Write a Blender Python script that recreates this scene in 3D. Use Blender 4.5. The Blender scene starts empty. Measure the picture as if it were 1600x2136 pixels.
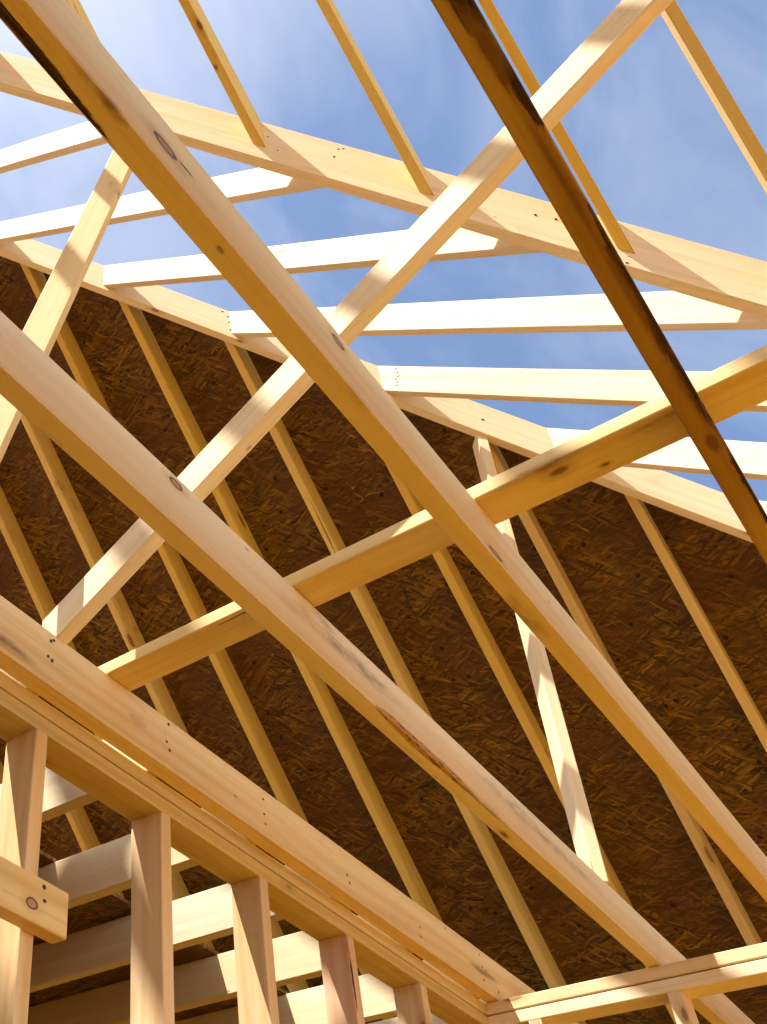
import bpy, math, random
from mathutils import Vector, Matrix
V = Vector
OFF = V((0, 0, 1.12))            # eye height above the subfloor; all framing numbers are relative to the eye
C = bpy.context.scene.collection
scene = bpy.context.scene

# ------------------------------------------------------------------ materials
def nmat(name):
    m = bpy.data.materials.new(name); m.use_nodes = True
    nt = m.node_tree; nt.nodes.clear()
    out = nt.nodes.new('ShaderNodeOutputMaterial'); b = nt.nodes.new('ShaderNodeBsdfPrincipled')
    nt.links.new(b.outputs[0], out.inputs[0])
    return m, nt, b

class G:
    """small node-graph helper"""
    def __init__(s, nt): s.nt = nt
    def n(s, t, **k):
        o = s.nt.nodes.new('ShaderNode' + t)
        for a, v in k.items(): setattr(o, a, v)
        return o
    def put(s, sock, v):
        if hasattr(v, 'links'): s.nt.links.new(v, sock)
        else: sock.default_value = v
    def math(s, op, a, b=0.0, c=0.0, clamp=False):
        o = s.n('Math', operation=op, use_clamp=clamp)
        s.put(o.inputs[0], a); s.put(o.inputs[1], b); s.put(o.inputs[2], c)
        return o.outputs[0]
    def vec(s, op, a, b=(0, 0, 0)):
        o = s.n('VectorMath', operation=op); s.put(o.inputs[0], a); s.put(o.inputs[1], b)
        return o.outputs['Value'] if op in ('LENGTH', 'DOT_PRODUCT') else o.outputs[0]
    def mix(s, f, a, b, mode='MIX'):
        o = s.n('Mix', data_type='RGBA', blend_type=mode)
        s.put(o.inputs[0], f); s.put(o.inputs[6], a); s.put(o.inputs[7], b)
        return o.outputs[2]
    def noise(s, v, scale=1.0, detail=4.0, rough=.55, dist=0.0):
        o = s.n('TexNoise'); s.put(o.inputs['Vector'], v); s.put(o.inputs['Scale'], scale)
        o.inputs['Detail'].default_value = detail; o.inputs['Roughness'].default_value = rough
        o.inputs['Distortion'].default_value = dist
        return o.outputs[0]
    def ramp(s, f, stops, interp='LINEAR'):
        o = s.n('ValToRGB'); e = o.color_ramp.elements; o.color_ramp.interpolation = interp
        while len(e) > 1: e.remove(e[-1])
        e[0].position, e[0].color = stops[0][0], stops[0][1]
        for p, c in stops[1:]:
            x = e.new(p); x.color = c
        s.put(o.inputs[0], f)
        return o.outputs[0]
    def mr(s, f, a, b, c=0.0, d=1.0):
        o = s.n('MapRange'); s.put(o.inputs[0], f)
        for i, v in enumerate((a, b, c, d)): o.inputs[i + 1].default_value = v
        return o.outputs[0]

def col(r, g, b): return (r, g, b, 1)

def wood(name, base=(.75, .61, .30), late=(.66, .49, .18), knots=1.0, marks=(), rough=.56, grey=0.0, fine=1.0):
    """softwood lumber; object X runs along the grain.  marks: (x, y, z, rx, ry, rz, kind) knots / stains / patches"""
    m, nt, b = nmat(name); g = G(nt)
    tc = g.n('TexCoord').outputs['Object']; rnd = g.n('ObjectInfo').outputs['Color']; _sp = g.n('SeparateColor'); g.put(_sp.inputs[0], rnd); rnd = _sp.outputs[0]
    cmb = g.n('CombineXYZ')
    g.put(cmb.inputs[0], g.math('MULTIPLY', rnd, 37.0)); g.put(cmb.inputs[1], g.math('MULTIPLY', rnd, 11.0)); g.put(cmb.inputs[2], g.math('MULTIPLY', rnd, 5.3))
    p = g.vec('ADD', tc, cmb.outputs[0])
    # growth rings: distance from a pith that lies off the board, gently wavering along the grain
    wob = g.noise(g.vec('MULTIPLY', p, (.7, 3, 3)), 1.0, 3.0)
    r = g.vec('LENGTH', g.vec('MULTIPLY', g.vec('ADD', tc, (0, .05, -.09)), (0.02, 1, 1)))
    ring = g.math('ADD', g.math('MULTIPLY', r, 150.0), g.math('MULTIPLY', wob, 26.0))
    ring = g.math('ADD', g.math('MULTIPLY', g.math('SINE', ring), .5), .5)
    ring = g.math('POWER', ring, 2.2)
    fib = g.noise(g.vec('MULTIPLY', p, (1.6, 105, 105)), 1.0, 3.0, .6)
    fib2 = g.noise(g.vec('MULTIPLY', p, (1.1, 26, 26)), 1.0, 4.0, .6)
    big = g.noise(g.vec('MULTIPLY', p, (.9, 7, 7)), 1.0, 3.0, .5)
    c = g.mix(g.math('MULTIPLY', ring, .46 * fine), base + (1,), late + (1,))
    c = g.mix(g.mr(fib2, .42, .72, 0, .48), c, col(late[0] * .92, late[1] * .82, late[2] * .7))
    c = g.mix(g.mr(fib, .5, .72, 0, .34), c, col(late[0] * .8, late[1] * .66, late[2] * .5))
    c = g.mix(g.mr(big, .35, .75, 0, .45), c, col(base[0] * 1.04, base[1] * .90, base[2] * .74))
    # handling dirt and faint scuffs
    sc1 = g.noise(g.vec('MULTIPLY', p, (3.2, 11, 11)), 1.0, 7.0, .72, .6)
    c = g.mix(g.mr(sc1, .56, .74, 0, .34), c, col(late[0] * .62, late[1] * .52, late[2] * .48))
    sc2 = g.noise(g.vec('MULTIPLY', p, (26, 9, 9)), 1.0, 4.0, .6, .3)
    c = g.mix(g.mr(sc2, .66, .74, 0, .16), c, col(late[0] * .7, late[1] * .6, late[2] * .5))
    # per board tone
    hsv = g.n('HueSaturation'); g.put(hsv.inputs['Color'], c)
    g.put(hsv.inputs['Hue'], g.mr(rnd, 0, 1, .494, .506)); g.put(hsv.inputs['Saturation'], g.mr(g.math('FRACT', g.math('MULTIPLY', rnd, 7.3)), 0, 1, .9, 1.12))
    g.put(hsv.inputs['Value'], g.mr(g.math('FRACT', g.math('MULTIPLY', rnd, 13.7)), 0, 1, .9, 1.05))
    c = hsv.outputs[0]
    # knots
    vo = g.n('TexVoronoi'); vo.feature = 'F1'
    q = g.vec('ADD', g.vec('MULTIPLY', p, (3.1, 8.5, 8.5)), (0, 0, 0))
    g.put(vo.inputs['Vector'], q); vo.inputs['Scale'].default_value = 1.0
    kd = vo.outputs['Distance']; kr = g.math('MULTIPLY', g.math('FRACT', g.math('MULTIPLY', g.vec('LENGTH', vo.outputs['Color']), 9.1)), .15)
    km = g.math('SUBTRACT', kr, kd)
    halo = g.mr(km, -.10, .02, 0, .55 * knots); core = g.mr(km, 0.0, .025, 0, .8 * knots)
    c = g.mix(halo, c, col(late[0] * .72, late[1] * .55, late[2] * .4))
    c = g.mix(core, c, col(.20, .095, .035))
    # pin-head flecks
    v2 = g.n('TexVoronoi'); g.put(v2.inputs['Vector'], g.vec('MULTIPLY', p, (9, 22, 22))); v2.inputs['Scale'].default_value = 1.0
    keep = g.math('GREATER_THAN', g.math('FRACT', g.math('MULTIPLY', g.vec('LENGTH', v2.outputs['Color']), 5.7)), .86)
    c = g.mix(g.math('MULTIPLY', g.math('MULTIPLY', g.mr(v2.outputs['Distance'], .05, .10, 1, 0), keep), .6), c, col(.13, .07, .03))
    if grey:
        gn = g.noise(g.vec('MULTIPLY', p, (2.5, 14, 14)), 1.0, 5.0)
        c = g.mix(g.mr(gn, .5, .75, 0, grey), c, col(.33, .27, .2))
    # marks that belong to one particular board
    for (x, y, z, rx, ry, rz, kind) in marks:
        wv = g.vec('MULTIPLY', g.vec('SUBTRACT', g.n('TexNoise').outputs['Color'], (.5, .5, .5)), (0, 0, 0))
        d = g.vec('MULTIPLY', g.vec('SUBTRACT', tc, (x, y, z)), (1 / rx, 1 / ry, 1 / rz))
        L = g.vec('LENGTH', d)
        if kind == 'ring':      # loose knot: dark ring round a lighter eye
            nn = g.noise(g.vec('MULTIPLY', tc, (30, 60, 60)), 1.0, 3.0)
            L = g.math('ADD', L, g.math('MULTIPLY', g.math('SUBTRACT', nn, .5), .35))
            c = g.mix(g.mr(L, 1.0, 2.4, .35, 0), c, col(.42, .22, .08))
            c = g.mix(g.mr(L, .95, 1.1, .9, 0), c, col(.07, .03, .012))
            c = g.mix(g.mr(L, .62, .8, .9, 0), c, col(.45, .25, .11))
        elif kind == 'knot':
            nn = g.noise(g.vec('MULTIPLY', tc, (25, 60, 60)), 1.0, 3.0)
            L = g.math('ADD', L, g.math('MULTIPLY', g.math('SUBTRACT', nn, .5), .5))
            c = g.mix(g.mr(L, .9, 2.2, .5, 0), c, col(.40, .21, .07))
            c = g.mix(g.mr(L, .5, 1.0, .85, 0), c, col(.16, .07, .025))
        elif kind == 'bark':
            nn = g.noise(g.vec('MULTIPLY', tc, (13, 70, 70)), 1.0, 7.0, .75)
            L = g.math('ADD', L, g.math('MULTIPLY', g.math('SUBTRACT', nn, .5), 2.0))
            c = g.mix(g.mr(L, .95, 1.2, .45, 0), c, col(.26, .10, .022))
            f = g.math('MULTIPLY', g.mr(L, .88, .96, 1, 0), g.mr(nn, .34, .48, .75, 1.0))
            c = g.mix(f, c, col(.032, .014, .008))
        elif kind == 'torn':    # ripped bark line: reddish chips and dark flecks
            nn = g.noise(g.vec('MULTIPLY', tc, (22, 90, 90)), 1.0, 5.0, .7)
            L = g.math('ADD', L, g.math('MULTIPLY', g.math('SUBTRACT', nn, .5), 1.0))
            f = g.mr(L, .85, 1.0, 1, 0)
            c = g.mix(g.math('MULTIPLY', f, .85), c, col(.50, .24, .06))
            c = g.mix(g.math('MULTIPLY', f, g.mr(nn, .50, .56, 0, .95)), c, col(.07, .025, .012))
        elif kind == 'stain':   # grey-blue stain, streaked
            nn = g.noise(g.vec('MULTIPLY', tc, (16, 45, 45)), 1.0, 6.0, .7)
            f = g.math('MULTIPLY', g.mr(L, .35, 1.0, 1, 0), g.mr(nn, .38, .62, 0, .62))
            c = g.mix(f, c, col(.25, .19, .14))
        elif kind == 'brown_patch':  # brown blotches: resin stains, and a plain darker patch on the cross member
            nn = g.noise(g.vec('MULTIPLY', tc, (10, 40, 40)), 1.0, 5.0, .6)
            f = g.math('MULTIPLY', g.mr(L, .3, 1.0, 1, 0), g.mr(nn, .35, .6, .2, .85))
            c = g.mix(f, c, col(.20, .09, .025))
    g.put(b.inputs['Base Color'], c)
    g.put(b.inputs['Roughness'], g.mr(fib2, .3, .7, rough, rough + .16))
    b.inputs['Specular IOR Level'].default_value = .32
    bp = g.n('Bump'); bp.inputs['Strength'].default_value = .10; bp.inputs['Distance'].default_value = .0012
    g.put(bp.inputs['Height'], g.math('ADD', g.math('MULTIPLY', fib, .7), g.math('MULTIPLY', ring, .3)))
    nt.links.new(bp.outputs[0], b.inputs['Normal'])
    return m

def osb(name, tone=1.0):
    """oriented strand board: overlapping flakes a few cm long"""
    m, nt, b = nmat(name); g = G(nt)
    tc = g.n('TexCoord').outputs['Object']; rnd = g.n('ObjectInfo').outputs['Color']; _sp = g.n('SeparateColor'); g.put(_sp.inputs[0], rnd); rnd = _sp.outputs[0]
    cmb = g.n('CombineXYZ'); g.put(cmb.inputs[0], g.math('MULTIPLY', rnd, 31.0)); g.put(cmb.inputs[1], g.math('MULTIPLY', rnd, 17.0))
    p = g.vec('ADD', tc, cmb.outputs[0])
    w = g.n('TexNoise'); g.put(w.inputs['Vector'], p); w.inputs['Scale'].default_value = 7.0; w.inputs['Detail'].default_value = 3.0
    p = g.vec('ADD', p, g.vec('MULTIPLY', g.vec('SUBTRACT', w.outputs['Color'], (.5, .5, .5)), (.05, .05, 0)))
    vals, edges = [], []
    for ang, sx, sy, sd in ((6, 8, 95, 0), (-17, 9, 110, 3.3), (24, 10, 100, 7.7), (-48, 15, 105, 12.1)):
        mp = g.n('Mapping'); g.put(mp.inputs['Vector'], p)
        mp.inputs['Rotation'].default_value = (0, 0, math.radians(ang)); mp.inputs['Location'].default_value = (sd, sd * .7, 0)
        q = g.vec('MULTIPLY', mp.outputs[0], (sx, sy, 0))
        vo = g.n('TexVoronoi', voronoi_dimensions='2D'); g.put(vo.inputs['Vector'], q); vo.inputs['Scale'].default_value = 1.0
        sp = g.n('SeparateColor'); g.put(sp.inputs[0], vo.outputs['Color'])
        ve = g.n('TexVoronoi', voronoi_dimensions='2D', feature='DISTANCE_TO_EDGE'); g.put(ve.inputs['Vector'], q); ve.inputs['Scale'].default_value = 1.0
        fib = g.noise(g.vec('MULTIPLY', q, (.8, 6, 1)), 1.0, 2.0)
        vals.append((sp.outputs[0], sp.outputs[1], fib)); edges.append(ve.outputs[0])
    v, h, e = vals[0][0], vals[0][1], edges[0]; f = vals[0][2]
    def mixv(t, a_, b_):
        return g.math('ADD', g.math('MULTIPLY', a_, g.math('SUBTRACT', 1.0, t)), g.math('MULTIPLY', b_, t))
    for i in (1, 2, 3):
        t = g.math('GREATER_THAN', vals[i][1], (.42, .55, .66)[i - 1])
        v = mixv(t, v, vals[i][0]); h = mixv(t, h, g.math('FRACT', g.math('MULTIPLY', vals[i][1], 5.0))); e = mixv(t, e, edges[i]); f = mixv(t, f, vals[i][2])
    big = g.noise(p, 2.6, 4.0, .6); fs = g.noise(g.vec('MULTIPLY', p, (7, 70, 1)), 1.0, 5.0, .7, 1.2)
    t = tone
    c = g.ramp(g.math('ADD', g.math('MULTIPLY', v, .75), g.math('MULTIPLY', g.math('SUBTRACT', f, .5), .7)), [(.05, col(.05 * t, .026 * t, .003 * t)), (.32, col(.17 * t, .088 * t, .006 * t)), (.58, col(.30 * t, .158 * t, .010 * t)), (.80, col(.50 * t, .275 * t, .026 * t)), (1, col(.86 * t, .56 * t, .10 * t))])
    c = g.mix(g.mr(h, .4, 1, 0, .35), c, col(.34 * t, .125 * t, .025 * t))
    c = g.mix(g.mr(e, 0.0, .10, .45, 0), c, col(.035, .014, .005))
    c = g.mix(g.mr(big, .42, .62, 0, .7), c, col(.13 * t, .052 * t, .012 * t))
    c = g.mix(g.mr(fs, .35, .60, .42, 0), c, col(.06 * t, .028 * t, .004 * t))
    c = g.mix(g.mr(fs, .60, .74, 0, .55), c, col(.62 * t, .36 * t, .05 * t))
    # scattered pits and missing flakes
    vh = g.n('TexVoronoi', voronoi_dimensions='2D'); g.put(vh.inputs['Vector'], p); vh.inputs['Scale'].default_value = 4.2
    c = g.mix(g.mr(vh.outputs['Distance'], .030, .05, .9, 0), c, col(.015, .007, .004))
    g.put(b.inputs['Base Color'], c); b.inputs['Roughness'].default_value = .62
    b.inputs['Specular IOR Level'].default_value = .35
    bp = g.n('Bump'); bp.inputs['Strength'].default_value = .9; bp.inputs['Distance'].default_value = .004
    g.put(bp.inputs['Height'], g.math('ADD', g.math('MULTIPLY', v, .8), g.math('MULTIPLY', g.mr(e, 0, .15, 0, 1), .6)))
    nt.links.new(bp.outputs[0], b.inputs['Normal'])
    return m

def plain(name, c, rough=.7, metal=0.0, c2=None, scale=6.0):
    m, nt, b = nmat(name); g = G(nt)
    if c2:
        n = g.noise(g.n('TexCoord').outputs['Object'], scale, 6.0, .65)
        g.put(b.inputs['Base Color'], g.mix(g.mr(n, .35, .7), col(*c), col(*c2)))
    else: b.inputs['Base Color'].default_value = col(*c)
    b.inputs['Roughness'].default_value = rough; b.inputs['Metallic'].default_value = metal
    return m

M_PINE = wood('pine_lumber')
M_PALE = wood('pale_lumber', base=(.82, .69, .48), late=(.75, .59, .36), knots=.9, fine=.8)
M_STUD = wood('stud_lumber', base=(.74, .55, .34), late=(.60, .39, .19), fine=1.2)
M_PLATE = wood('plate_lumber', base=(.74, .57, .28), late=(.60, .40, .14), fine=1.3, grey=.25)
M_RAFT = wood('rafter_lumber', base=(.75, .57, .19), late=(.66, .46, .11), grey=.12)
M_OSB = osb('strand_board', .90)
M_FLOOR = plain('floor_board', (.84, .455, .010), .8, 0, (.74, .385, .009), 3.0)
M_NAIL = plain('nail_steel', (.05, .04, .035), .5, .6)
M_LIGHT_STOP = plain('seam_light_stop', (.03, .03, .03), .9)
M_GROUND = plain('sandy_ground', (.30, .145, .018), .95, 0, (.24, .115, .015), 1.4)

# ------------------------------------------------------------------ beams
def tag(o, label=None, cat=None, group=None, kind=None):
    if label: o['label'] = label
    if cat: o['category'] = cat
    if group: o['group'] = group
    if kind: o['kind'] = kind
    return o

RND = random.Random(7)
def profile(w, h, r=.0035, seg=3, wane=None):
    """rounded rectangle centred on 0 in (y, z); wane = {corner index: (cut_y, cut_z)} corner order --,+-,++,-+"""
    pts = []
    for ci, (sy, sz, a0) in enumerate(((-1, -1, 180), (1, -1, 270), (1, 1, 0), (-1, 1, 90))):
        cy, cz = sy * (w / 2 - r), sz * (h / 2 - r)
        for k in range(seg + 1):
            a = math.radians(a0 + 90 * k / seg)
            pts.append((cy + r * math.cos(a), cz + r * math.sin(a), ci))
    return pts

def beam(name, P, d, e1, e2, t0, t1, w, h, mat, cut0=None, cut1=None, bow=(0, 0), seg=None, wane=None, r=.0035, parent=None):
    """a piece of lumber: one long edge through P along d, width w towards e1, depth h towards e2.
    t0,t1 = ends along d measured from P; cut0/cut1 = (point, normal) planes for mitred ends"""
    P, d, e1, e2 = V(P), V(d).normalized(), V(e1).normalized(), V(e2).normalized()
    if d.cross(e1).dot(e2) < 0:      # keep the local frame right-handed
        P = P + e1 * w; e1 = -e1
    cen = P + e1 * (w / 2) + e2 * (h / 2)
    o_t = (t0 + t1) / 2
    org = cen + d * o_t
    prof = profile(w, h, r)
    L = t1 - t0
    n = seg or max(6, int(L / .12))
    ph = RND.uniform(0, 6.28); a1 = RND.uniform(.0004, .0011)
    verts = []; nv = len(prof)
    def end(pl, default, y, z):
        if pl is None: return default
        Pp, N = V(pl[0]), V(pl[1]); q = org + e1 * y + e2 * z
        return (Pp - q).dot(N) / d.dot(N)
    for i in range(n + 1):
        f = i / n
        for (y, z, ci) in prof:
            xa = end(cut0, -L / 2, y, z); xb = end(cut1, L / 2, y, z)
            x = xa + (xb - xa) * f
            yy, zz = y, z
            if wane and ci in wane:
                cy, cz = wane[ci](x)
                yy -= math.copysign(cy, y); zz -= math.copysign(cz, z)
            s = math.sin(math.pi * f)
            yy += bow[0] * s + a1 * math.sin(ph + x * 2.1) * s
            zz += bow[1] * s + a1 * math.cos(ph + x * 1.7) * s
            verts.append((x, yy, zz))
    faces = []
    for i in range(n):
        for k in range(nv):
            a, b_ = i * nv + k, i * nv + (k + 1) % nv
            faces.append((a, b_, b_ + nv, a + nv))
    faces.append(tuple(reversed(range(nv)))); faces.append(tuple(n * nv + k for k in range(nv)))
    me = bpy.data.meshes.new(name); me.from_pydata(verts, [], faces); me.update()
    for p in me.polygons: p.use_smooth = False
    # only the eased corners are shaded round; the four sawn faces stay flat
    for i in range(n):
        for k in range(nv):
            me.polygons[i * nv + k].use_smooth = prof[k][2] == prof[(k + 1) % nv][2]
    me.materials.append(mat)
    o = bpy.data.objects.new(name, me); C.objects.link(o)
    mt = Matrix((( d.x, e1.x, e2.x, org.x), (d.y, e1.y, e2.y, org.y), (d.z, e1.z, e2.z, org.z), (0, 0, 0, 1)))
    o.matrix_world = Matrix.Translation(OFF) @ mt
    o.color = (RND.random(), RND.random(), RND.random(), 1)
    return o

def slab(name, poly, thick_vec, mat, parent=None, org=None, ax=None):
    """flat polygonal board: poly = 3-D points of the lower face, extruded by thick_vec"""
    poly = [V(p) for p in poly]; tv = V(thick_vec)
    org = V(org) if org is not None else sum(poly, V((0, 0, 0))) / len(poly)
    ex, ey = V(ax[0]).normalized(), V(ax[1]).normalized(); ez = ex.cross(ey)
    mt = Matrix(((ex.x, ey.x, ez.x, org.x), (ex.y, ey.y, ez.y, org.y), (ex.z, ey.z, ez.z, org.z), (0, 0, 0, 1)))
    inv = mt.inverted(); n = len(poly)
    vs = [inv @ p for p in poly] + [inv @ (p + tv) for p in poly]
    fs = [tuple(reversed(range(n))), tuple(range(n, 2 * n))] + [(k, (k + 1) % n, (k + 1) % n + n, k + n) for k in range(n)]
    me = bpy.data.meshes.new(name); me.from_pydata([tuple(v) for v in vs], [], fs); me.update()
    me.materials.append(mat)
    o = bpy.data.objects.new(name, me); C.objects.link(o)
    o.matrix_world = Matrix.Translation(OFF) @ mt
    o.color = (RND.random(), RND.random(), RND.random(), 1)
    if parent: adopt(o, parent)
    return o

def adopt(o, parent):
    mw = o.matrix_world.copy(); o.parent = parent
    bpy.context.view_layer.update()
    o.matrix_parent_inverse = parent.matrix_world.inverted(); o.matrix_world = mw

NAIL_ME = None
def nail(parent, P, N, r=.0042):
    """nail head sunk in the face of a board (P in eye coordinates, N outward)"""
    global NAIL_ME
    if NAIL_ME is None:
        k = 10; vs = [(0, 0, .0012)] + [(math.cos(a) * 1, math.sin(a) * 1, .0006) for a in [6.283 * i / k for i in range(k)]] + [(math.cos(a) * 1, math.sin(a) * 1, -.002) for a in [6.283 * i / k for i in range(k)]]
        fs = [(0, 1 + i, 1 + (i + 1) % k) for i in range(k)] + [(1 + i, 1 + k + i, 1 + k + (i + 1) % k, 1 + (i + 1) % k) for i in range(k)]
        NAIL_ME = bpy.data.meshes.new('nail_head'); NAIL_ME.from_pydata(vs, [], fs); NAIL_ME.materials.append(M_NAIL)
    o = bpy.data.objects.new('nail_head', NAIL_ME); C.objects.link(o)
    q = V(N).normalized().to_track_quat('Z', 'Y')
    o.matrix_world = Matrix.Translation(OFF + V(P)) @ q.to_matrix().to_4x4() @ Matrix.Diagonal((r, r * RND.uniform(.7, 1.3), 1, 1))
    adopt(o, parent)
    return o

X, Y, Z = V((1, 0, 0)), V((0, 1, 0)), V((0, 0, 1))
TZ = 1.3155                                   # top of the wall plates / underside of the ceiling joists
PA, PB = math.radians(46.486), math.radians(40.854)
dR = V((-math.cos(PA), 0, math.sin(PA))); nR = V((math.sin(PA), 0, math.cos(PA)))
dT = V((0, math.cos(PB), math.sin(PB))); nT = V((0, -math.sin(PB), math.cos(PB)))
dA = V((-1 / math.tan(PA), 1 / math.tan(PB), 1)).normalized()
eh = V((1 / math.tan(PB), 1 / math.tan(PA), 0)).normalized()
ev = eh.cross(dA); ev = ev if ev.z > 0 else -ev

# camera model (used for the camera and for laying nails out on their boards)
F, PX, PY_ = 2221.35, 128.16, 1161.37
RC = [V((.6626370775, -.7471868233, .0512245505)), V((.5326315751, .4220675648, -.7335956489)), V((.5265127812, .5133914899, .6776529122))]  # right, down, forward in world
def ray(u, v): return RC[0] * (u - PX) + RC[1] * (v - PY_) + RC[2] * F
def hit(u, v, n, q):
    r = ray(u, v); return r * (q / n.dot(r))

# ------------------------------------------------------------------ ceiling joists
M_J0 = M_J1 = M_J2 = M_J3 = M_PINE

def w_d1(x):      # bark wane on the hidden-side lower corner at the near end
    t = max(0.0, min(1.0, (-2.55 - x) / .9)); return (.011 * t, .02 * t)
def loc(o, uv, n, q):
    return tuple(o.matrix_world.inverted() @ (OFF + hit(uv[0], uv[1], n, q)))
def refit(o, name, marks, **k):
    """give one board its own material, with the knots, stains and patches the photograph shows on that board;
    marks: ((u, v), plane normal, plane offset, (length, height/width radius), kind)"""
    out = []
    for uv, n, q, rr, kind in marks:
        p = loc(o, uv, n, q); out.append(p + rr + (kind,))
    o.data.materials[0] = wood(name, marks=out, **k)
x0, x1 = -3.0, 5.45
joists = [
    ('joist_a', .0036, .0375, .138, M_J0, 'dark ceiling joist edged with black bark, the steepest beam crossing at upper right'),
    ('joist_b', .3958, .037, .1355, M_J1, 'long near ceiling joist running corner to corner, with an open oval knot near its top'),
    ('joist_c', .7862, .0385, .1300, M_J2, 'ceiling joist with torn orange bark streak on its lower edge and a ring knot'),
    ('joist_d', 1.2793, .0424, .1375, M_J3, 'rim joist with rows of nail heads lying along the stud wall plates'),
]
JO = {}
for key, y, w, h, mt, lab in joists:
    o = beam('ceiling_joist' if key != 'joist_d' else 'rim_joist', (0, y, TZ), X, Y, Z, x0, x1, w, h, mt, bow=(0, 0 if key == 'joist_d' else .0015), seg=70, r=.0014 if key != 'joist_a' else .003)
    tag(o, lab, 'joist', 'ceiling joists laid side by side overhead'); JO[key] = o

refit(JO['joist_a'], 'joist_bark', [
    ((975, 5), Z, TZ, (.14, .0150, .02), 'bark'), ((1010, 60), Z, TZ, (.13, .0120, .02), 'bark'), ((1050, 120), Z, TZ, (.12, .0095, .02), 'bark'), ((1085, 172), Z, TZ, (.08, .004, .02), 'bark'),
    ((1262, 470), Z, TZ, (.15, .004, .02), 'bark'), ((1298, 540), Z, TZ, (.15, .0085, .02), 'bark'), ((1345, 625), Z, TZ, (.18, .0100, .02), 'bark'), ((1390, 700), Z, TZ, (.18, .0115, .02), 'bark'), ((1430, 775), Z, TZ, (.18, .0125, .02), 'bark'), ((1462, 830), Z, TZ, (.12, .0085, .02), 'bark'),
    ((1545, 968), Z, TZ, (.26, .0085, .02), 'bark'), ((1585, 1040), Z, TZ, (.30, .0100, .02), 'bark'), ((1487, 925), Z, TZ, (.030, .0115, .02), 'knot'), ((1015, 100), Z, TZ, (.03, .008, .02), 'knot'),
    ((1080, 215), Z, TZ, (.5, .006, .02), 'brown_patch'), ((1330, 640), Z, TZ, (.5, .008, .02), 'brown_patch')],
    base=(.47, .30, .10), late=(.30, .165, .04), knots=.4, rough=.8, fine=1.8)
yB = .3958
refit(JO['joist_b'], 'joist_warm', [
    ((345, 303), Y, yB, (.024, .02, .0135), 'ring'), ((706, 713), Y, yB, (.018, .02, .011), 'ring'), ((1034, 1155), Y, yB, (.026, .02, .009), 'ring'), ((388, 352), Y, yB, (.018, .02, .003), 'bark'),
    ((175, 130), Z, TZ, (.05, .008, .02), 'brown_patch'), ((205, 190), Z, TZ, (.07, .010, .02), 'brown_patch'), ((238, 235), Z, TZ, (.03, .010, .02), 'brown_patch'), ((15, 35), Z, TZ, (.09, .0055, .03), 'bark'), ((75, 112), Z, TZ, (.11, .0045, .03), 'bark'), ((130, 182), Z, TZ, (.09, .003, .03), 'bark'),
    ((1100, 1290), Z, TZ, (.10, .02, .02), 'brown_patch')],
    base=(.77, .61, .36), late=(.70, .51, .25), knots=.12)
yC = .7862
refit(JO['joist_c'], 'joist_pale', [
    ((367, 1009), Y, yC, (.020, .02, .0105), 'ring'), ((700, 1340), Y, yC, (.22, .03, .030), 'stain'), ((760, 1400), Y, yC, (.20, .03, .022), 'stain'), ((670, 1290), Y, yC, (.06, .03, .02), 'stain'),
    ((1080, 1690), Y, yC, (.30, .03, .03), 'stain'), ((1190, 1800), Y, yC, (.25, .03, .02), 'stain'),
    ((835, 1520), Z, TZ, (.11, .0105, .02), 'torn'), ((885, 1567), Z, TZ, (.13, .0125, .02), 'torn'), ((935, 1612), Z, TZ, (.13, .009, .02), 'torn'), ((1000, 1672), Z, TZ, (.18, .007, .02), 'brown_patch'), ((1052, 1742), Z, TZ, (.025, .006, .02), 'knot')],
    base=(.78, .63, .40), late=(.72, .54, .30), knots=.12)
refit(JO['joist_d'], 'joist_rim', [
    ((20, 1345), Y, 1.2793, (.10, .03, .02), 'brown_patch'), ((1010, 2030), Y, 1.2793, (.12, .03, .015), 'brown_patch')],
    base=(.76, .58, .35), late=(.66, .46, .24), knots=.25, fine=1.4)

# ------------------------------------------------------------------ stud wall below the rim joist, and its corner wall
PG = 'boards of the wall top plates'
for z, lab in ((1.2775, 'upper board of the long double top plate, just under the rim joist'), (1.2365, 'lower board of the long double top plate, resting on the studs')):
    tag(beam('top_plate', (0, 1.325, z), X, Y, Z, -2.6, 3.4095, .088, .0375, M_PLATE, r=.002), lab, 'top plate', PG)
for z, lab in ((1.2775, 'upper board of the short sunlit top plate at lower right'), (1.2365, 'lower board of the short sunlit top plate at lower right')):
    tag(beam('top_plate', (3.411, 0, z), Y, X, Z, -2.4, 1.413, .088, .0375, M_PALE), lab, 'top plate', PG)
tag(beam('bottom_plate', (0, 1.325, -1.116), X, Y, Z, -2.6, 3.4095, .088, .0375, M_PLATE), 'bottom plate of the long stud wall on the floor', 'bottom plate')
tag(beam('bottom_plate', (3.411, 0, -1.116), Y, X, Z, -2.4, 1.413, .088, .0375, M_PLATE), 'bottom plate of the short corner wall on the floor', 'bottom plate')
SL = {1.320: 'stud behind the nailed cross board, at the left edge', 1.742: 'widest full stud, right of the nailed cross board', 2.141: 'stud with a long bright triangle of sun, second right of the cross board',
      2.555: 'stud with a dark split down its corner, third right of the cross board', 2.963: 'short looking stud nearest the corner of the plates'}
for x in (.10, .505, .912, 1.320, 1.742, 2.141, 2.555, 2.963, 3.371):
    o = beam('wall_stud', (x, 1.325, 0), Z, X, Y, -1.078, 1.236, .0375, .088, M_STUD, seg=22)
    tag(o, SL.get(x, 'stud of the long wall outside the picture'), 'stud', 'studs of the long wall')
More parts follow.
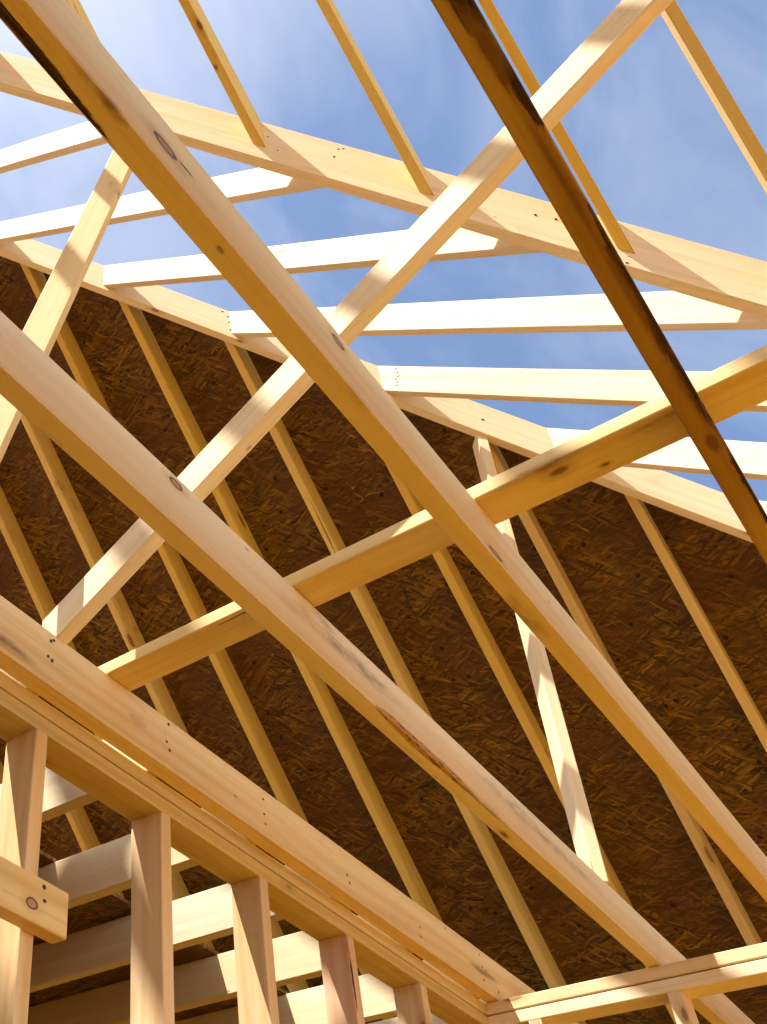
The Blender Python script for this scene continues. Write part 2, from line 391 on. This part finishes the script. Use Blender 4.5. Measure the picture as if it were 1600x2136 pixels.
for y in (-2.1, -1.69, -1.28, -.872, -.466, -.054, .352, .758, 1.164):
    o = beam('wall_stud', (3.411, y, 0), Z, Y, X, -1.078, 1.236, .0385, .088, M_PALE if y in (.758,) else M_STUD, seg=22)
    tag(o, {.758: 'stud under the sunlit plate at the lower right edge', 1.164: 'stud top peeping out under the short plate close to the corner'}.get(y, 'stud of the short wall outside the picture'), 'stud', 'studs of the short wall')
M_CB = wood('scab_lumber', base=(.76, .53, .22), late=(.60, .36, .11), knots=.3, fine=1.5, marks=((.43, -.019, -.012, .016, .02, .011, 'ring'),))
cb = beam('cross_board', (0, 1.2865, .805), X, Y, Z, .35, 1.402, .038, .0905, M_CB)
tag(cb, 'short horizontal board nailed across the leftmost stud, cut square at its right end', 'board')
for (u, v) in ((92, 1850.5), (93, 1879.5)): nail(cb, hit(u, v, Y, 1.2864), -Y, .0048)

# ------------------------------------------------------------------ joists beyond the wall, and the attic decking on them
JL = {1.285: 'low joist behind the stud wall, leftmost and mostly hidden', 1.691: 'low joist behind the stud wall, short sunlit piece beside the left stud', 2.101: 'low joist behind the stud wall, half in shade, ending above the cross board',
      2.505: 'low joist behind the stud wall, sunlit between the two widest studs', 2.9104: 'low joist behind the stud wall, bright between the split stud and its left neighbour', 3.324: 'low joist behind the stud wall, lowest and whitest at the bottom edge'}
for x in (.065, .472, .878, 1.285, 1.691, 2.101, 2.505, 2.9104, 3.324, 3.73, 4.136, 4.54, 4.95):
    o = beam('floor_joist', (x, 0, TZ + .0005), Y, X, Z, 1.3235, 4.58, .0375, .1395, M_PALE, seg=26)
    tag(o, JL.get(x, 'low joist behind the stud wall, hidden by nearer boards'), 'joist', 'low joists behind the stud wall')

def sheet(parent, org, ex, ey, nrm, x_rng, y_rng, thick, mat, pw=1.22, pl=2.44, clip=None, name='osb_panel'):
    """board covering laid in staggered sheets; ex across rows, ey along sheets"""
    row = 0; a = x_rng[0]
    while a < x_rng[1] - 1e-6:
        b_ = min(a + pw, x_rng[1]); s = y_rng[0] - (pl / 2 if row % 2 else 0)
        while s < y_rng[1] - 1e-6:
            c0, c1 = max(s, y_rng[0]), min(s + pl, y_rng[1])
            if c1 - c0 > .02:
                poly = [(a + .001, c0 + .001), (b_ - .001, c0 + .001), (b_ - .001, c1 - .001), (a + .001, c1 - .001)]
                if clip: poly = clip(poly)
                if len(poly) >= 3:
                    P3 = [V(org) + V(ex) * p[0] + V(ey) * p[1] for p in poly]
                    slab(name, P3, V(nrm) * thick, mat, parent, ax=(ey, V(nrm).cross(V(ey))))
            s += pl
        a = b_; row += 1

def root(name, loc, label, cat, group=None, kind=None):
    o = bpy.data.objects.new(name, None); C.objects.link(o); o.empty_display_size = .1
    o.location = OFF + V(loc); bpy.context.view_layer.update()
    return tag(o, label, cat, group, kind)

deck = root('attic_decking', (3, 3, TZ + .1405), 'strand board decking lying on the low joists behind the studs', 'decking')
sheet(deck, (0, 0, TZ + .1405), X, Y, Z, (-.68, 5.2), (1.99, 4.6), .0115, M_OSB)

# ------------------------------------------------------------------ hip and valley rafters
def plane_u(u): return (eh * u, eh)
valley = beam('valley_rafter', eh * 1.834 + ev * 3.270, dA, eh, ev, -2.15, 5.6, .038, .246, M_PALE, seg=60)
tag(valley, 'deep valley rafter crossing the sky from upper left, with slanted shadows on it', 'rafter')
hip = beam('hip_rafter', eh * 3.047 + ev * 3.806, dA, eh, ev, -3.0, 5.2, .038, .182, M_PALE, seg=60)
tag(hip, 'hip rafter along the top edge of the dark strand board roof', 'rafter')

# jack rafters between valley and hip
TL = {1.4507: 'sunlit jack rafter against the sky, topmost at the left edge', 1.8575: 'sunlit jack rafter against the sky, second from the top at left', 2.2630: 'sunlit jack rafter against the sky, its square left end beside the pale brace',
      2.6600: 'sunlit jack rafter against the sky, crossing the middle of the picture to the right edge', 3.0730: 'sunlit jack rafter against the sky, with a cluster of nails at its left end', 3.4850: 'sunlit jack rafter against the sky, lowest, passing under the flat board'}
TR = {}
for x in (.235, .64, 1.045, 1.4507, 1.8575, 2.263, 2.660, 3.073, 3.485, 3.89, 4.295):
    o = beam('jack_rafter', V((x, 0, 0)) + nT * 2.224, dT, X, nT, -1.0, 4.0, .0355, .139, M_PALE, cut0=plane_u(1.8725), cut1=plane_u(3.0465), seg=24, bow=(RND.uniform(-.004, .004), 0))
    tag(o, TL.get(x, 'sunlit jack rafter tip at the right edge below the others' if x == 3.89 else 'jack rafter between valley and hip outside the picture'), 'rafter', 'jack rafters between the valley and the hip'); TR[x] = o

# rafters that rise from the valley into the sky
XR = -2.5; SRL = (nR.x * 3.8 - XR) / -dR.x * 1.0
SRL = (XR - nR.x * 3.8) / dR.x
SLb = {1.2: 'thin rafter tip seen behind the knotted joist at the top left', .7955: 'rafter against the sky with a dark knot, leftmost full one', .3870: 'rafter against the sky, second from the left', -.031: 'rafter against the sky beside the bark edged joist', -.4345: 'rafter against the sky at the far right, with a bright thin edge'}
for y in (3.23, 2.825, 2.42, 2.015, 1.61, 1.2, .7955, .387, -.031, -.4345, -.84, -1.245):
    o = beam('common_rafter', V((0, y, 0)) + nR * 3.8, dR, Y, nR, -4, SRL, .034, .139, M_RAFT, cut0=plane_u(1.8335), seg=30)
    tag(o, SLb.get(y, 'common rafter outside the picture'), 'rafter', 'rafters rising from the valley')
ZR = (3.94 - nR.x * XR) / nR.z
tag(beam('ridge_board', V((XR - .0385, 0, ZR - .225)), Y, X, Z, -4, 6.5, .038, .235, M_PALE), 'ridge board above the picture', 'ridge board')
# unseen sheathed slope beyond that ridge, added to shade the floor (above and behind the camera)
dQ = V((-math.cos(PA), 0, -math.sin(PA))); nQ = V((-math.sin(PA), 0, math.cos(PA)))
rear = root('rear_shade_roof', (XR - 2, 0, ZR - 2), 'added unseen roof slope shading the floor, above and behind the viewer', 'roof')
QP = V((XR - .04, 0, ZR))
for i in range(26):
    adopt(beam('rafter', QP + Y * (-3.9 + .406 * i) - nQ * .139, dQ, Y, nQ, 0, 8.2, .036, .1385, M_RAFT, seg=4), rear)
sheet(rear, QP + nQ * .0005, dQ, Y, nQ, (0, 8.2), (-4, 6.5), .011, M_OSB)

# rafters under the strand board roof
RL = {4.452: 0}
rys = [(-.80, ''), (-.395, ''), (.010, ''), (.4107, 'dim rafter under the strand board roof, rightmost'), (.811, 'dim rafter under the strand board roof, starting beside the white prop'), (1.211, 'dim rafter under the strand board roof, running behind the white prop'),
       (1.628, 'dim rafter under the strand board roof, with a long split, crossing the centre'), (2.029, 'dim rafter under the strand board roof, fifth from the right'), (2.442, 'dim rafter under the strand board roof, passing behind the pale brace, sixth from the right'),
       (2.847, 'dim rafter under the strand board roof, with grey mould stains, seventh from the right'), (3.2735, 'dim rafter under the strand board roof, at the left edge, eighth from the right'), (3.68, 'dim rafter under the strand board roof, glimpsed below the top plate beside the left stud'), (4.086, ''), (4.49, '')]
for y, lab in rys:
    o = beam('roof_rafter', V((0, y - .0375, 0)) + nR * 4.93, dR, Y, nR, -8.2, 4, .0375, .139, M_RAFT, cut0=(V((5.82, 0, 0)), X), cut1=plane_u(3.0855), seg=36, bow=(RND.uniform(-.004, .004), 0))
    tag(o, lab or 'rafter under the strand board roof outside the picture', 'rafter', 'rafters under the strand board roof')

def clip_u(poly):
    """keep the part of the sheet on the far side of the hip"""
    def val(p): return eh.dot(nR * 5.0695 + dR * p[0] + Y * p[1]) - 3.088
    out = []
    for i in range(len(poly)):
        a, b_ = poly[i], poly[(i + 1) % len(poly)]; va, vb = val(a), val(b_)
        if va >= 0: out.append(a)
        if va * vb < 0:
            f = va / (va - vb); out.append((a[0] + (b_[0] - a[0]) * f, a[1] + (b_[1] - a[1]) * f))
    return out
roof = root('roof_sheathing', nR * 5.07 + Y * 2 + dR * -1, 'dark strand board sheathing nailed over the sloping rafters', 'roof sheathing')
sheet(roof, nR * 5.0695, dR, Y, nR, (-3.28, 4.3), (-1.0, 4.75), .011, M_OSB, clip=clip_u)
fp = clip_u([(-3.28, -1.0), (4.3, -1.0), (4.3, 4.75), (-3.28, 4.75)])
slab('seam_light_stop', [nR * 5.0815 + dR * p[0] + Y * p[1] for p in fp], nR * .002, M_LIGHT_STOP, roof, ax=(Y, nR.cross(Y)))  # unseen sheet, added to stop light leaking through the panel seams

# ------------------------------------------------------------------ braces and props
g = math.radians(29.42)
M_BR = wood('brace_lumber', base=(.81, .66, .40), late=(.72, .53, .25), knots=.5)
dC = V((0, -math.cos(g), math.sin(g)))
br = beam('diagonal_brace', (1.313, 1.279, 1.449), dC, X, V((0, math.sin(g), math.cos(g))), -.08, 3.6, .0375, .086, M_BR, cut0=(V((0, 1.3255, 0)), Y), r=.0045)
tag(br, 'narrow diagonal brace rising from the rim joist to the upper right, bright with soft shadows', 'brace')
M_FL = wood('flat_member_lumber', base=(.76, .54, .26), late=(.62, .38, .14), knots=.5, fine=1.5, marks=())
fm = beam('cross_member', (1.487, 0, 1.4535), Y, X, Z, -2.0, 1.318, .0885, .0335, M_FL, r=.0035)
refit(fm, 'flat_member_lumber', [((1166, 982), Z, 1.4535, (.020, .011, .02), 'knot'), ((1262, 968), Z, 1.4535, (.008, .005, .02), 'knot'), ((1375, 880), Z, 1.4535, (.07, .02, .02), 'brown_patch'), ((1128, 975), X, 1.487, (.10, .02, .012), 'brown_patch'), ((500, 1283), Z, 1.4535, (.06, .002, .02), 'bark')], base=(.79, .62, .29), late=(.70, .49, .16), knots=.12, fine=1.5)  # the broad patch only browns the underside towards the right edge
tag(fm, 'wide flat cross member laid over the ceiling joists, rising gently to the right edge', 'beam')
e1 = V((-eh.y, eh.x, 0))
pb = V((1.022, 1.339, 1.4535)); pt = V((1.398, 1.183, 3.5)); d4 = (pt - pb).normalized()
q1 = (e1 - d4 * e1.dot(d4)).normalized(); q2 = q1.cross(d4)
o = beam('post', pb, d4, q1, q2, -.2, 3.2, .089, .038, M_BR, cut0=(V((0, 0, TZ + .0006)), Z), cut1=(ev * 3.2695, ev), seg=24)
tag(o, 'pale slanting prop at the left, from the wall plate up to the valley rafter', 'prop', 'props under the valley and hip rafters')
rz = math.radians(36.75); e1 = V((math.cos(rz), math.sin(rz), 0))
pb = V((3.078, .806, 1.4535)); pt = V((3.282, .794, 3.3)); d5 = (pt - pb).normalized()
q1 = (e1 - d5 * e1.dot(d5)).normalized(); q2 = q1.cross(d5)
o = beam('post', pb, d5, q1, q2, -.02, 2.3, .089, .038, wood('prop_lumber', base=(.83, .68, .47), late=(.76, .56, .34), knots=.3), cut0=(V((0, 0, 1.447)), Z), cut1=(V((0, 0, 3.60)), Z), seg=20)
tag(o, 'white sunlit prop standing on a joist in front of the dark strand board', 'prop', 'props under the valley and hip rafters')

for o in bpy.data.objects:
    if o.get('label', '').startswith('stud with a dark split'): refit(o, 'split_stud', [((730, 1985), X, 2.555, (.09, .004, .004), 'bark'), ((737, 2045), Y, 1.325, (.07, .0035, .004), 'bark')], base=(.72, .50, .32), late=(.58, .34, .18), fine=1.3)
    if 'grey mould' in o.get('label', ''): refit(o, 'mould_rafter', [((125, 1010), Y, 2.8095, (.09, .03, .05), 'stain'), ((155, 1052), Y, 2.8095, (.07, .03, .03), 'stain'), ((287, 1312), Y, 2.8095, (.03, .03, .06), 'stain')], base=(.75, .57, .19), late=(.66, .46, .11))
    if 'a long split' in o.get('label', ''): refit(o, 'split_rafter', [((668, 1085), nR, 4.93, (.14, .0016, .02), 'bark'), ((687, 1128), nR, 4.93, (.14, .0016, .02), 'bark'), ((865, 1460), nR, 4.93, (.2, .002, .02), 'bark')], base=(.75, .57, .19), late=(.66, .46, .11))
    if 'a dark knot, leftmost' in o.get('label', ''): refit(o, 'knotty_rafter', [((416, 52), nR, 3.8, (.03, .010, .02), 'knot'), ((450, 140), nR, 3.8, (.012, .006, .02), 'knot')], base=(.75, .57, .19), late=(.66, .46, .11), knots=.3)
    if o.get('label', '').startswith('pale slanting prop'): refit(o, 'pale_brace', [((246, 404), eh, 1.8306, (.02, .01, .008), 'knot'), ((187, 506), eh, 1.8306, (.012, .01, .004), 'bark')], base=(.81, .66, .40), late=(.72, .53, .25), knots=.4)

# nail heads on the rim joist, jack rafter ends and hip
for (u, v) in ((107, 1337), (113, 1336), (101, 1369), (109, 1378), (352, 1511), (348, 1547), (354, 1565), (549, 1667), (551, 1698), (554, 1719), (724, 1825), (729, 1842), (876, 1934), (878, 1954), (1000, 1992), (1006, 2017), (1009, 2044), (1040, 2070)):
    nail(JO['joist_d'], hit(u, v, Y, 1.2791), -Y, .0036)
for (u, v) in ((826, 768), (828, 776), (830, 784), (826, 790), (829, 796), (827, 803)): nail(TR[3.073], hit(u, v, X, 3.0728), -X, .006)
for (u, v) in ((521, 657), (519, 671), (524, 677), (520, 684), (525, 690)): nail(TR[2.66], hit(u, v, X, 2.6598), -X, .006)
for (u, v) in ((464, 650), (480, 655), (484, 660), (476, 661), (488, 668), (478, 672), (485, 678), (481, 688), (1007, 875)): nail(hip, hit(u, v, eh, 3.0468), -eh, .006)
for (u, v) in ((559, 285), (579, 314), (706, 311), (716, 310), (697, 327), (1117, 448), (1160, 457), (1308, 548), (862, 364)): nail(valley, hit(u, v, eh, 1.8338), -eh, .0045)

# ------------------------------------------------------------------ outer walls, floor and ground (mostly below the picture)
wall = root('eave_wall', (5.5, 1.5, -1.1), 'outer stud wall with strand board under the roof eave', 'wall')
for z in (1.2775, 1.2365, -1.1155): adopt(beam('wall_plate', (5.46, 0, z), Y, X, Z, -3.2, 4.7, .088, .0375, M_PLATE), wall)
for i in range(20): adopt(beam('stud', (5.46, -3.15 + .406 * i, 0), Z, Y, X, -1.0775, 1.236, .0375, .088, M_STUD, seg=4), wall)
sheet(wall, (5.549, 0, -1.2), Z, Y, X, (0, 2.5), (-3.2, 4.7), .011, M_OSB)
wall2 = root('gable_wall', (1.5, 4.65, -1.1), 'outer stud wall with strand board at the far side', 'wall')
for z in (1.2775, 1.2365, -1.1155): adopt(beam('wall_plate', (0, 4.59, z), X, Y, Z, -3.2, 5.455, .088, .0375, M_PLATE), wall2)
for i in range(21): adopt(beam('stud', (-3.15 + .406 * i, 4.59, 0), Z, X, Y, -1.0775, 1.236, .0375, .088, M_STUD, seg=4), wall2)
sheet(wall2, (0, 4.681, -1.2), Z, X, Y, (0, 2.5), (-3.2, 5.54), .011, M_OSB)

wall3 = root('side_shade_wall', (-.65, 3, -1.1), 'added strand board wall darkening the room behind the studs, left of the picture', 'wall')  # unseen wall, added to keep light off the low joists
for z in (1.2775, 1.2365, -1.1155): adopt(beam('wall_plate', (-.7, 0, z), Y, X, Z, 1.416, 4.588, .088, .0375, M_PLATE), wall3)
for i in range(8): adopt(beam('stud', (-.7, 1.42 + .406 * i, 0), Z, Y, X, -1.0775, 1.236, .0375, .088, M_STUD, seg=4), wall3)
sheet(wall3, (-.712, 0, -1.2), Z, Y, X, (0, 2.65), (1.416, 4.588), .011, M_OSB)

def quad(name, x0, x1, y0, y1, z, mat, th=None):
    o = slab(name, [(x0, y0, z), (x1, y0, z), (x1, y1, z), (x0, y1, z)], (0, 0, -(th or .02)), mat, ax=(X, Y), org=(0, 0, z)); return o
tag(quad('floor', -4.5, 5.62, -4.5, 4.75, -1.12, M_FLOOR, .3), kind='structure')
tag(quad('ground', -400, 400, -400, 400, -1.46, M_GROUND, .5), kind='structure')

# ------------------------------------------------------------------ light
Ls = V((.43545, -.21665, -.87375)).normalized()
sun = bpy.data.lights.new('sun', 'SUN'); sun.energy = 4.3; sun.angle = math.radians(.53); sun.color = (1, .955, .87)
so = bpy.data.objects.new('sun', sun); C.objects.link(so); so.rotation_euler = Ls.to_track_quat('-Z', 'Y').to_euler(); so.location = (-5, 3, 12)
wd = bpy.data.worlds.new('World'); scene.world = wd; wd.use_nodes = True
nt = wd.node_tree; g2 = G(nt); bg = nt.nodes['Background']
sky = g2.n('TexSky', sky_type='NISHITA'); sky.sun_disc = False
sky.sun_elevation = math.asin(-Ls.z); sky.sun_rotation = math.atan2(-Ls.x, -Ls.y)
sky.air_density = 1.0; sky.dust_density = 1.2; sky.ozone_density = 1.5
tcw = g2.n('TexCoord').outputs['Generated']
mpw = g2.n('Mapping'); g2.put(mpw.inputs['Vector'], tcw); mpw.inputs['Rotation'].default_value = (.3, .2, .9); mpw.inputs['Scale'].default_value = (1.6, 4.2, 3.0)
n1 = g2.noise(mpw.outputs[0], 1.5, 8.0, .58, .9)
n2 = g2.noise(tcw, 1.7, 5.0, .5, .3)
cl = g2.math('ADD', g2.math('MULTIPLY', n1, .55), g2.math('MULTIPLY', n2, .45))
sd = g2.vec('DOT_PRODUCT', g2.vec('NORMALIZE', tcw), tuple(-Ls))
f = g2.math('ADD', g2.mr(cl, .40, .64, 0, .30), g2.mr(sd, .60, .90, -.04, .60), clamp=True)
cloud = (5.0, 5.15, 5.6, 1)
cc = g2.mix(f, sky.outputs[0], cloud)
sz = g2.n('SeparateXYZ'); g2.put(sz.inputs[0], g2.vec('NORMALIZE', tcw))
cc = g2.mix(g2.mr(sz.outputs[2], .05, .42, .85, 0), cc, (11.5, 11.8, 12.4, 1))    # unseen bright haze low on the horizon, added to fill the shaded side faces
nt.links.new(cc, bg.inputs[0]); bg.inputs[1].default_value = .108

# ------------------------------------------------------------------ camera
cam = bpy.data.cameras.new('camera'); co = bpy.data.objects.new('camera', cam); C.objects.link(co); scene.camera = co
W_, H_ = 1600.0, 2136.0
cam.sensor_fit = 'HORIZONTAL'; cam.sensor_width = 36.0; cam.lens = F / W_ * 36.0
cam.shift_x = (W_ / 2 - PX) / W_; cam.shift_y = -(H_ / 2 - PY_) / W_
cam.clip_start = .02; cam.clip_end = 1500
r_, u_, b_ = RC[0], -RC[1], -RC[2]
co.matrix_world = Matrix.Translation(OFF) @ Matrix(((r_.x, u_.x, b_.x, 0), (r_.y, u_.y, b_.y, 0), (r_.z, u_.z, b_.z, 0), (0, 0, 0, 1)))

vs = scene.view_settings; vs.view_transform = 'Standard'; vs.look = 'None'; vs.exposure = 1.16; vs.gamma = 1
scene.cycles.denoising_input_passes = 'RGB_ALBEDO'
scene.cycles.max_bounces = 10; scene.cycles.diffuse_bounces = 7
